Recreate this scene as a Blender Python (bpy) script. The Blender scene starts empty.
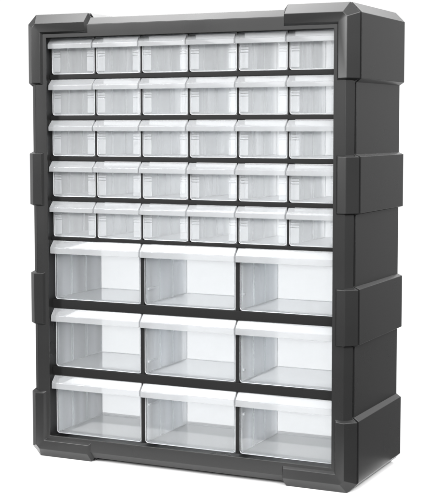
import bpy, bmesh, math, random
from mathutils import Vector, Matrix
random.seed(7)
S = bpy.context.scene
COL = S.collection
MM = 0.001

# ------------------------------------------------------------------ helpers
def link(o, parent=None):
    COL.objects.link(o)
    if parent is not None:
        o.parent = parent
    return o

def build(name, bm, mat, parent=None, bevel=0.0, seg=2, smooth=True):
    """link a bmesh (in millimetres) as ONE mesh object"""
    bmesh.ops.recalc_face_normals(bm, faces=bm.faces[:])
    bmesh.ops.scale(bm, vec=(MM, MM, MM), verts=bm.verts[:])
    me = bpy.data.meshes.new(name)
    bm.to_mesh(me)
    bm.free()
    me.materials.append(mat)
    o = bpy.data.objects.new(name, me)
    link(o, parent)
    if bevel:
        b = o.modifiers.new('soft_edges', 'BEVEL')
        b.width = bevel * MM
        b.segments = seg
        b.limit_method = 'ANGLE'
        b.angle_limit = math.radians(28)
        b.harden_normals = False
        b.use_clamp_overlap = True
        if smooth:
            for p in me.polygons:
                p.use_smooth = True
            w = o.modifiers.new('weighted', 'WEIGHTED_NORMAL')
            w.keep_sharp = True
    return o

def thing(name, loc, label, cat, group=None):
    o = bpy.data.objects.new(name, None)
    o.empty_display_size = 0.02
    o.location = Vector(loc) * MM
    link(o)
    o['label'] = label
    o['category'] = cat
    if group:
        o['group'] = group
    return o

def box(bm, x0, x1, y0, y1, z0, z1):
    v = [bm.verts.new((x, y, z)) for x in (x0, x1) for y in (y0, y1) for z in (z0, z1)]
    for f in ((0, 1, 3, 2), (4, 6, 7, 5), (0, 4, 5, 1), (2, 3, 7, 6), (0, 2, 6, 4), (1, 5, 7, 3)):
        bm.faces.new([v[i] for i in f])

def loft(bm, rings, closed=False, caps=None):
    vs = [[bm.verts.new(p) for p in r] for r in rings]
    n = len(vs[0])
    m = len(vs)
    for i in range(m if closed else m - 1):
        a, b = vs[i], vs[(i + 1) % m]
        for k in range(n):
            q = [a[k], a[(k + 1) % n], b[(k + 1) % n], b[k]]
            u = []
            for t in q:                       # drop coincident corners
                if all((t.co - s.co).length > 1e-6 for s in u):
                    u.append(t)
            if len(u) > 2:
                bm.faces.new(u)
    if not closed:
        for c in (caps or [range(n)]):
            bm.faces.new([vs[0][k] for k in c])
            bm.faces.new([vs[-1][k] for k in reversed(list(c))])
    bmesh.ops.remove_doubles(bm, verts=bm.verts[:], dist=1e-5)

# ------------------------------------------------------------------ materials
def new_mat(name):
    m = bpy.data.materials.new(name)
    m.use_nodes = True
    nt = m.node_tree
    nt.nodes.clear()
    out = nt.nodes.new('ShaderNodeOutputMaterial')
    return m, nt, out

def N(nt, t, **kw):
    n = nt.nodes.new(t)
    for k, v in kw.items():
        if k in n.inputs:
            n.inputs[k].default_value = v
        else:
            setattr(n, k, v)
    return n

def black_plastic(name, base, rough, spec):
    m, nt, out = new_mat(name)
    L = nt.links.new
    p = N(nt, 'ShaderNodeBsdfPrincipled')
    p.inputs['Specular IOR Level'].default_value = spec
    co = N(nt, 'ShaderNodeTexCoord')
    big = N(nt, 'ShaderNodeTexNoise', Scale=14.0, Detail=3.0)
    fine = N(nt, 'ShaderNodeTexNoise', Scale=2600.0, Detail=2.0)
    L(co.outputs['Object'], big.inputs['Vector'])
    L(co.outputs['Object'], fine.inputs['Vector'])
    ramp = N(nt, 'ShaderNodeMapRange')
    ramp.inputs['To Min'].default_value = base * 0.88
    ramp.inputs['To Max'].default_value = base * 1.12
    L(big.outputs['Fac'], ramp.inputs['Value'])
    cmb = N(nt, 'ShaderNodeCombineColor')
    for i in range(3):
        L(ramp.outputs['Result'], cmb.inputs[i])
    L(cmb.outputs['Color'], p.inputs['Base Color'])
    rr = N(nt, 'ShaderNodeMapRange')
    rr.inputs['To Min'].default_value = rough - 0.04
    rr.inputs['To Max'].default_value = rough + 0.05
    L(big.outputs['Fac'], rr.inputs['Value'])
    L(rr.outputs['Result'], p.inputs['Roughness'])
    bp = N(nt, 'ShaderNodeBump', Strength=0.06, Distance=0.0001)
    L(fine.outputs['Fac'], bp.inputs['Height'])
    L(bp.outputs['Normal'], p.inputs['Normal'])
    L(p.outputs['BSDF'], out.inputs['Surface'])
    return m

def clear_plastic(name, milk, tint, rough, streak=0.0, alb=0.8, trans=0.55, back=None, floor=None):
    """moulded polypropylene: a clear refracting part and a milky scattering part"""
    m, nt, out = new_mat(name)
    L = nt.links.new
    g = N(nt, 'ShaderNodeBsdfGlass', Roughness=rough, IOR=1.42)
    g.inputs['Color'].default_value = (*tint, 1)
    d = N(nt, 'ShaderNodeBsdfDiffuse')
    d.inputs['Color'].default_value = (alb * .97, alb * .985, alb, 1)
    t = N(nt, 'ShaderNodeBsdfTranslucent')
    t.inputs['Color'].default_value = (alb * .97, alb * .985, alb, 1)
    mk = N(nt, 'ShaderNodeMixShader', Fac=trans)
    L(d.outputs[0], mk.inputs[1])
    L(t.outputs[0], mk.inputs[2])
    mix = N(nt, 'ShaderNodeMixShader', Fac=milk)
    L(g.outputs[0], mix.inputs[1])
    L(mk.outputs[0], mix.inputs[2])
    co = N(nt, 'ShaderNodeTexCoord')
    mp = N(nt, 'ShaderNodeMapping')
    mp.inputs['Scale'].default_value = (1.0, 1.0, 0.03)     # streaks stretched upright
    oi = N(nt, 'ShaderNodeObjectInfo')
    of = N(nt, 'ShaderNodeVectorMath', operation='ADD')
    ofs = N(nt, 'ShaderNodeMath', operation='MULTIPLY')
    ofs.inputs[1].default_value = 37.0
    L(oi.outputs['Random'], ofs.inputs[0])
    L(co.outputs['Object'], of.inputs[0])
    L(ofs.outputs[0], of.inputs[1])
    L(of.outputs[0], mp.inputs['Vector'])
    no = N(nt, 'ShaderNodeTexNoise', Scale=46.0, Detail=0.3)
    L(mp.outputs['Vector'], no.inputs['Vector'])
    mr = N(nt, 'ShaderNodeMapRange')
    mr.inputs['From Min'].default_value = 0.3
    mr.inputs['From Max'].default_value = 0.7
    mr.inputs['To Min'].default_value = max(0.0, milk - streak)
    mr.inputs['To Max'].default_value = min(1.0, milk + streak)
    L(no.outputs['Fac'], mr.inputs['Value'])
    sx = N(nt, 'ShaderNodeSeparateXYZ')
    L(co.outputs['Normal'], sx.inputs[0])
    ax = N(nt, 'ShaderNodeMath', operation='ABSOLUTE')
    az = N(nt, 'ShaderNodeMath', operation='ABSOLUTE')
    L(sx.outputs['X'], ax.inputs[0])
    L(sx.outputs['Z'], az.inputs[0])
    lm = N(nt, 'ShaderNodeMix')                      # floor against front and back walls: even
    lm.inputs['A'].default_value = milk if back is None else back
    lm.inputs['B'].default_value = milk * .8 if floor is None else floor
    L(az.outputs[0], lm.inputs['Factor'])
    lx = N(nt, 'ShaderNodeMix')                      # upright streaks on the side walls
    L(ax.outputs[0], lx.inputs['Factor'])
    L(lm.outputs['Result'], lx.inputs['A'])
    L(mr.outputs['Result'], lx.inputs['B'])
    L(lx.outputs['Result'], mix.inputs['Fac'])
    L(mix.outputs[0], out.inputs['Surface'])
    return m

M_BLACK = black_plastic('moulded_black_plastic', 0.009, 0.28, 0.36)
M_INNER = black_plastic('inner_black_plastic', 0.006, 0.5, 0.12)
M_BIN = clear_plastic('clear_bin_plastic', 0.70, (.985, .99, .994), 0.03, 0.24, 0.985, .6, .26, .27)
M_BIN_S = clear_plastic('milky_bin_plastic', 0.48, (.985, .99, .994), 0.06, 0.34, 0.97, .55, .40, .40)
M_FRONT = clear_plastic('clear_front_plastic', 0.07, (.985, .99, .994), 0.01, 0.02, 0.93)
M_FRONT_S = clear_plastic('milky_front_plastic', 0.20, (.985, .99, .994), 0.03, 0.08, 0.95)
M_LIP = clear_plastic('frosted_lip_plastic', 0.40, (.985, .99, .994), 0.08, 0.06, 0.52, 0.42)
M_FIELD = clear_plastic('frosted_field_plastic', 0.23, (.985, .99, .994), 0.04, 0.04, 0.86, 0.4)
M_EDGE = clear_plastic('edge_highlight_tab_plastic', 0.60, (.985, .99, .994), 0.15, 0.05, 0.82, 0.4)  # pale plastic for the imitated edge highlights and the wall tabs

# ------------------------------------------------------------------ measured cabinet (mm)
B, R_ = 190.0, 185.1                 # half width at the guards / at the plain sides
H, HR = 483.7, 478.6                 # top at the guards / plain
ZR = 4.6                             # plain underside, the guards stand on the floor
D = 138.4                            # shell depth behind the seam
CH = 10.2                            # corner chamfer

cab = thing('storage_cabinet', (0, 0, 0),
            'black plastic storage cabinet with chunky corner guards, filled with clear drawers', 'cabinet')

def rect_loop(o, y, hx, z0, z1):
    return [(-hx - o, y, z0 - o), (hx + o, y, z0 - o), (hx + o, y, z1 + o), (-hx - o, y, z1 + o)]

def frame_mesh(profile):
    bm = bmesh.new()
    pr = [rect_loop(o, y, R_, ZR, HR) for (o, y) in profile]
    rings = [[pr[k][c] for k in range(len(profile))] for c in range(4)]
    loft(bm, rings, closed=True)
    return bm

# outer shell: a square tube open at the back, with the groove of the seam at its front
build('outer_shell', frame_mesh([(0, 3.2), (0, D), (-2.6, D), (-2.6, 24), (-16.4, 24), (-16.4, -1.3), (-6, -1.3), (-6, 3.2)]),
      M_BLACK, cab, 0.5)
build('front_frame', frame_mesh([(0, -1.5), (-7.6, -8.0), (-20.6, -6.4), (-20.6, -5.2), (-17.4, -1.5)]),
      M_BLACK, cab, 0.5)

CAPS = [(0, 1, 9, 10), (1, 2, 8, 9), (2, 3, 8), (3, 4, 8), (4, 5, 6, 7, 8)]
PROFILE = [(-19.7, -9.8), (-10.3, -11.2), (0, -1.5), (-5.7, -1.5), (-5.7, 3.2), (0, 3.2), (0, D + .3),
           (-6.5, D + .3), (-6.5, -.6), (-13.5, -6.2), (-22.5, -5.6)]
def sh(o, y, k):
    return k * min(1, max(0, -o / 4.9)) if y > -1.6 else k * .65 * min(min(1, max(0, -o / 4.9)), min(1, max(0, (y + 10) / 3)))

def corner_guard(sx, top):
    zt = 410.2 if top else 72.1
    xr = 114.3
    def P(x, y, w):                       # w = distance inward from the guard's outer top/bottom
        return (sx * x, y, H + w if top else -w)
    bm = bmesh.new()
    rings = [[], [], [], []]
    for (o, y) in PROFILE:
        s = sh(o, y, 4.4)
        rings[0].append(P(xr - s, y, o))
        e = min(B + o, B - CH + .4142 * o)
        rings[1].append(P(e, y, o))
        rings[2].append(P(B + o, y, e - B))
        end = (zt - H if top else -zt) - s
        rings[3].append(P(B + o, y, end))
    loft(bm, rings, caps=CAPS)
    return build('corner_guard', bm, M_BLACK, cab, 0.5)
for sx in (-1, 1):
    for top in (True, False):
        corner_guard(sx, top)

def side_guard(sx, z0, z1):
    bm = bmesh.new()
    rings = [[(sx * (B + o), y, z1 + sh(o, y, 2.7)) for (o, y) in PROFILE],
             [(sx * (B + o), y, z0 - sh(o, y, 2.0)) for (o, y) in PROFILE]]
    loft(bm, rings, caps=CAPS)
    return build('side_guard', bm, M_BLACK, cab, 0.5)
for sx in (-1, 1):
    side_guard(sx, 278.8, 334.1)
    side_guard(sx, 148.8, 203.9)

# ------------------------------------------------------------------ drawer grid
SP, SX0 = 55.75, -139.4            # small columns: pitch, first centre
LP, LX0 = 111.4, -111.4            # large columns
S_BOT = [419.7, 375.5, 331.5, 287.4, 243.6]
L_BOT = [174.6, 99.8, 25.2]
S_H, L_H = 38.5, 64.6

def shelf(z0, z1):
    bm = bmesh.new()
    box(bm, -168.6, 168.6, 6.2, 19, z0, z1)
    return build('shelf', bm, M_INNER, cab, 0.5)
for k in range(5):
    nxt = (S_BOT[k + 1] + S_H) if k < 4 else (L_BOT[0] + L_H)
    shelf(nxt + .35, S_BOT[k] - .25)
for k in range(2):
    shelf(L_BOT[k + 1] + L_H + .35, L_BOT[k] - .25)

shelf(S_BOT[0] + S_H + .35, 463.0)
bm = bmesh.new()
box(bm, -181.9, 181.9, 24.5, 137, 8.5, 21.5)
build('base_panel', bm, M_INNER, cab, 0.6)

def divider(x, t, bots, ztop, led):
    bm = bmesh.new()
    zb = bots[-1] - .3
    box(bm, x - t / 2, x + t / 2, 7.4, 24, zb, ztop)
    for b in bots:                         # the ledges the drawers slide on
        for s in (-1, 1):
            xa, xb = x + s * (t / 2 - .1), x + s * (t / 2 + led)
            box(bm, min(xa, xb), max(xa, xb), 19.2, 98, b - 1.6, b - .25)
    return build('divider', bm, M_INNER, cab)
for i in range(5):
    divider(SX0 + SP * (i + .5), 1.7, S_BOT, 461.8, 2.2)
for i in range(2):
    divider(LX0 + LP * (i + .5), 4.2, L_BOT, L_BOT[0] + L_H + .3, 2.6)

# ------------------------------------------------------------------ drawers
def bin_mesh(w, y0, y1, h, t):
    """open tray: floor, back and sides, with pairs of slot ribs for loose partitions"""
    bm = bmesh.new()
    a = w / 2
    o = [bm.verts.new(p) for p in ((-a, y0, 0), (a, y0, 0), (a, y1, 0), (-a, y1, 0),
                                   (-a, y0, h), (a, y0, h), (a, y1, h), (-a, y1, h))]
    b = a - t
    i = [bm.verts.new(p) for p in ((-b, y0, t), (b, y0, t), (b, y1 - t, t), (-b, y1 - t, t),
                                   (-b, y0, h), (b, y0, h), (b, y1 - t, h), (-b, y1 - t, h))]
    F = bm.faces.new
    F((o[0], o[3], o[2], o[1])); F((o[3], o[7], o[6], o[2])); F((o[0], o[4], o[7], o[3])); F((o[1], o[2], o[6], o[5]))
    F((i[0], i[1], i[2], i[3])); F((i[3], i[2], i[6], i[7])); F((i[0], i[3], i[7], i[4])); F((i[1], i[5], i[6], i[2]))
    F((o[4], i[4], i[7], o[7])); F((o[7], i[7], i[6], o[6])); F((o[6], i[6], i[5], o[5]))
    F((o[0], o[1], i[1], i[0])); F((o[0], i[0], i[4], o[4])); F((o[1], o[5], i[5], i[1]))
    return bm

def rib_mesh(bm, w, y0, y1, h, t):
    b = w / 2 - t
    for f in (.3, .62):
        yc = y0 + (y1 - y0) * f
        for dy in (-1.5, 1.5):
            for s in (-1, 1):
                xa, xb = s * (b - .04), s * (b - .9)
                box(bm, min(xa, xb), max(xa, xb), yc + dy - .45, yc + dy + .45, t + .6, h - 1.0)
    return bm

def rounded_panel(w, z0, z1, y0, y1, r):
    bm = bmesh.new()
    a = w / 2
    pts = []
    for (cx, s0) in ((a - r, -90), (-a + r, -180)):
        for k in range(6):
            an = math.radians(s0 + 90 * k / 5) if cx > 0 else math.radians(-180 + 90 * k / 5)
            pts.append((cx + r * math.cos(an), z0 + r + r * math.sin(an)))
    right, left = pts[:6], pts[6:]
    poly = left + right + [(a, z1), (-a, z1)]
    f0 = [bm.verts.new((x, y0, z)) for x, z in poly]
    f1 = [bm.verts.new((x, y1, z)) for x, z in poly]
    n = len(poly)
    bm.faces.new(f0); bm.faces.new(list(reversed(f1)))
    for k in range(n):
        bm.faces.new((f0[k], f0[(k + 1) % n], f1[(k + 1) % n], f1[k]))
    return bm

def lip_mesh(w, top, slant, drop):
    """hooded finger pull: slanted roof, upright face, closed cheeks"""
    t = 1.3
    a = w / 2
    outer = [(8.0, top), (6.6, top), (0, top - slant), (0, top - drop)]
    inner = [(t, top - drop), (t, top - slant + .3 - t * .2), (6.9, top - t), (8.0, top - t)]
    prof = outer + inner
    bm = bmesh.new()
    loft(bm, [[(-a, y, z) for y, z in prof], [(a, y, z) for y, z in prof]])
    for s in (-1, 1):
        ck = [(7.9, top - t - .05), (6.8, top - t - .05), (t + .05, top - slant - .2), (t + .05, top - drop + .5), (7.9, top - drop + 1.5)]
        xa, xb = s * a, s * (a - 1.1)
        loft(bm, [[(xa, y, z) for y, z in ck], [(xb, y, z) for y, z in ck]])
    return bm

def mark(bm, n0, mi=1):
    bm.faces.ensure_lookup_table()
    for f in bm.faces[n0:]:
        f.material_index = mi

def edge_highlights(bm, w, y0, y1, h, t):
    """pale milky strips along the inside corners, imitating their edge highlights"""
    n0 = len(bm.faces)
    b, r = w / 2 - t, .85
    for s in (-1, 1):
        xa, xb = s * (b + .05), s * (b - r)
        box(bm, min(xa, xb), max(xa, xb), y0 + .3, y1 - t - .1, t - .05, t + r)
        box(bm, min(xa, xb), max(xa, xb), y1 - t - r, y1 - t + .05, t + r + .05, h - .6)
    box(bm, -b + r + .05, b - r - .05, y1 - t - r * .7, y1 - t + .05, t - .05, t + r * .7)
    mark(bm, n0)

def rim_highlight(bm, w, h, r):  # pale strip round the panel edge, a highlight put into the material
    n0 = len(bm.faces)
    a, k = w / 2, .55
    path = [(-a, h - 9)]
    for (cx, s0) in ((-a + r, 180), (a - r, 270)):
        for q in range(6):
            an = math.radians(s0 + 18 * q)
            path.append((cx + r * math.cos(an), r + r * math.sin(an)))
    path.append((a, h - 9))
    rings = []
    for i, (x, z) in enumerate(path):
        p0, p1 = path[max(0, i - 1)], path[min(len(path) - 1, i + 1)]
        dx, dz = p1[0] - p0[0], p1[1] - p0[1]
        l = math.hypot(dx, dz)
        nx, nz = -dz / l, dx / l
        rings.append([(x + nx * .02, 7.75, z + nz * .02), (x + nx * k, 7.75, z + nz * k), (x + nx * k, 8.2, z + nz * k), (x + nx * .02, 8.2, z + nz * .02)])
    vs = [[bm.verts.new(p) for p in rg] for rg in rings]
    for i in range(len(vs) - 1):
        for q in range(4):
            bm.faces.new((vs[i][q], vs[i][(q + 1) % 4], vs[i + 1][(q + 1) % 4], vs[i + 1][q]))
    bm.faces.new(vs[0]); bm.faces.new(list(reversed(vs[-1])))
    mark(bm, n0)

def make_drawer(kind):
    small = kind == 'small'
    if small:
        lw, bw, h, y1, t = 54.0, 53.4, S_H, 104.0, 1.2
    else:
        lw, bw, h, y1, t = 109.6, 106.6, L_H, 104.0, 1.5
    root = thing(kind + '_drawer', (0, 0, 0), 'x', 'drawer',
                 'small clear drawers in the five upper rows' if small else 'large clear drawers in the three lower rows')
    bm = bin_mesh(bw - 1.6, 9.7, y1, h - 4.5, t)
    rib_mesh(bm, bw - 1.6, 9.7, y1, h - 4.5, t)
    edge_highlights(bm, bw - 1.6, 9.7, y1, h - 4.5, t)
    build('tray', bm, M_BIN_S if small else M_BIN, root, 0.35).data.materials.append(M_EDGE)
    bm = rounded_panel(bw, 0, h - .1, 8.1, 9.5, 3.0 if small else 3.5)
    if small:
        n0 = len(bm.faces)                  # frosted grip fields with three slits, left and right
        for s, wd in ((-1, 10.5), (1, 9.0)):
            xa, xb = s * (bw / 2 - 1.1), s * (bw / 2 - wd)
            zs = [h - 11.2] + [h - 14.6 - 2.7 * k for k in range(3)] + [2.6]
            for k in range(4):
                box(bm, min(xa, xb), max(xa, xb), 7.75, 8.05, zs[k + 1] + (.42 if k < 3 else 0), zs[k] - (.42 if k else 0))
        mark(bm, n0, 2)
    rim_highlight(bm, bw, h, 3.0 if small else 3.5)
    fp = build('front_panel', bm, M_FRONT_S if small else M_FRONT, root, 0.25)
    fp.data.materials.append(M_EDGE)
    fp.data.materials.append(M_FIELD)
    build('pull_lip', lip_mesh(lw, h, 6.4 if small else 7.4, 11.4 if small else 14.0), M_LIP, root, 0.4)
    return root

def copy_tree(o, parent=None):
    c = o.copy()
    COL.objects.link(c)
    if parent is not None:
        c.parent = parent
    for ch in list(o.children):
        copy_tree(ch, c)
    return c

ROW = ['in the top row', 'in the second row from the top', 'in the third row from the top',
       'in the fourth row from the top', 'in the row above the large drawers']
COLN = ['leftmost small clear drawer', 'second small clear drawer from the left', 'third small clear drawer from the left',
        'third small clear drawer from the right', 'second small clear drawer from the right', 'rightmost small clear drawer']
sm = make_drawer('small')
first = True
for r in range(5):
    for c in range(6):
        o = sm if first else copy_tree(sm)
        first = False
        o.location = Vector((SX0 + SP * c + random.uniform(-.15, .15), random.uniform(-.25, .25), S_BOT[r])) * MM
        o['label'] = COLN[c] + ' ' + ROW[r]
LROW = ['upper row of large drawers, just under the small ones', 'middle row of large drawers', 'bottom row of drawers, above the cabinet base']
LCOL = ['left', 'centre', 'right']
TAB_Z = [15.5, 12.0, 40.0]         # small pale tabs on the left wall
lg = make_drawer('large')
first = True
for r in range(3):
    for c in range(3):
        o = lg if first else copy_tree(lg)   # the first has no tab
        first = False
        o.location = Vector((LX0 + LP * c + random.uniform(-.2, .2), random.uniform(-.3, .3), L_BOT[r])) * MM
        if c:
            bm = bmesh.new()
            z = TAB_Z[r]
            box(bm, -50.95, -48.8, 10.2, 30 if c == 1 else 14, z, z + 2.4)
            build('wall_tab', bm, M_EDGE, o, 0.3)
        o['label'] = 'large clear ' + LCOL[c] + ' drawer in the ' + LROW[r]

# ------------------------------------------------------------------ white studio floor
gm, nt, out = new_mat('white_studio_floor')
p = N(nt, 'ShaderNodeBsdfPrincipled', Roughness=0.7)
p.inputs['Base Color'].default_value = (.66, .66, .66, 1)
p.inputs['Specular IOR Level'].default_value = 0.2
nt.links.new(p.outputs['BSDF'], out.inputs['Surface'])
bm = bmesh.new()
q = [bm.verts.new(v) for v in ((-215, -150, 0), (206, -150, 0), (206, 142, 0), (-215, 142, 0))]
bm.faces.new(q)
fl = build('ground', bm, gm)
fl['kind'] = 'structure'
fl['label'] = 'plain white studio table top under the cabinet'

# ------------------------------------------------------------------ light
W = bpy.data.worlds.new('World')
S.world = W
W.use_nodes = True
wt = W.node_tree
bg = wt.nodes['Background']
# white backdrop behind the cabinet; dimness elsewhere shaped to darken plastic reflections
tc = wt.nodes.new('ShaderNodeTexCoord')
dt = wt.nodes.new('ShaderNodeVectorMath')
dt.operation = 'DOT_PRODUCT'
dt.inputs[1].default_value = Vector((-.42, .907, 0)).normalized()
wt.links.new(tc.outputs['Generated'], dt.inputs[0])
wr = wt.nodes.new('ShaderNodeMapRange')
wr.interpolation_type = 'SMOOTHSTEP'
wr.inputs['From Min'].default_value = 0.72
wr.inputs['From Max'].default_value = 0.90
wr.inputs['To Min'].default_value = 0.22
wr.inputs['To Max'].default_value = 1.06
wt.links.new(dt.outputs['Value'], wr.inputs['Value'])
zs = wt.nodes.new('ShaderNodeSeparateXYZ')
wt.links.new(tc.outputs['Generated'], zs.inputs[0])
zr = wt.nodes.new('ShaderNodeMapRange')               # dim part: darker low down, paler above, added to grade side reflections
zr.interpolation_type = 'SMOOTHSTEP'
for k_, v_ in (('From Min', -.22), ('From Max', .16), ('To Min', .13), ('To Max', .50)):
    zr.inputs[k_].default_value = v_
wt.links.new(zs.outputs['Z'], zr.inputs['Value'])
wt.links.new(zr.outputs['Result'], wr.inputs['To Min'])
wt.links.new(wr.outputs['Result'], bg.inputs['Strength'])
bg.inputs['Color'].default_value = (1, 1, 1, 1)

def area(name, loc, target, sx, sy, power):
    l = bpy.data.lights.new(name, 'AREA')
    l.shape = 'RECTANGLE'
    l.size, l.size_y = sx, sy
    l.energy = power
    o = bpy.data.objects.new(name, l)
    link(o)
    o.location = loc
    o.rotation_euler = (Vector(target) - Vector(loc)).to_track_quat('-Z', 'Y').to_euler()
    return o
area('overhead_softbox', (0, 0.0, 2.4), (0, 0.0, 0), 2.6, 2.6, 45)
area('top_bevel_fill', (-0.75, 0.25, 2.2), (-.2, 0.0, 0.45), 2.4, 0.6, 56)  # added lamp, placed to reflect in the upward bevels
area('front_fill', (1.05, -2.25, 1.45), (0, -0.05, 0.15), 2.0, 1.2, 215)  # added unseen fill for the drawer interiors and lips
area('key_softbox', (-1.75, -2.45, 1.10), (0, 0, 0.35), 0.7, 0.7, 85)
area('right_floor_fill', (2.3, -1.0, 1.9), (0.3, -0.1, 0.0), 1.2, 1.2, 85)  # added unseen fill that washes out the contact shadow on the right
area('back_fill', (-0.4, 2.3, 2.4), (0, 0.1, 0.2), 3.0, 1.2, 115)  # added unseen lamp, brightens the drawers from behind and the rear chamfers

# ------------------------------------------------------------------ camera (solved from the photograph)
yaw, pitch = math.radians(25.168), math.radians(-4.59)
Fw = Vector((-math.sin(yaw) * math.cos(pitch), math.cos(yaw) * math.cos(pitch), math.sin(pitch)))
Rt = Vector((math.cos(yaw), math.sin(yaw), 0))
Up = Rt.cross(Fw)
cd = bpy.data.cameras.new('camera')
cam = bpy.data.objects.new('camera', cd)
link(cam)
cam.matrix_world = Matrix(((Rt.x, Up.x, -Fw.x, .621399), (Rt.y, Up.y, -Fw.y, -1.223867), (Rt.z, Up.z, -Fw.z, .363114), (0, 0, 0, 1)))
cd.sensor_fit = 'VERTICAL'
cd.sensor_height = 24
cd.sensor_width = 24
cd.lens = 1327.091 / 495 * 24
cd.shift_x = -(226.154 - 217.5) / 495
cd.shift_y = (233.369 - 247.5) / 495
cd.clip_start = .02
cd.clip_end = 200
S.camera = cam

S.view_settings.view_transform = 'Standard'
S.view_settings.look = 'None'
S.view_settings.exposure = 0
S.view_settings.gamma = 1
S.cycles.max_bounces = 24
S.cycles.transmission_bounces = 20
S.cycles.transparent_max_bounces = 16
S.cycles.diffuse_bounces = 6
S.cycles.glossy_bounces = 6
S.cycles.caustics_refractive = True
S.cycles.caustics_reflective = True
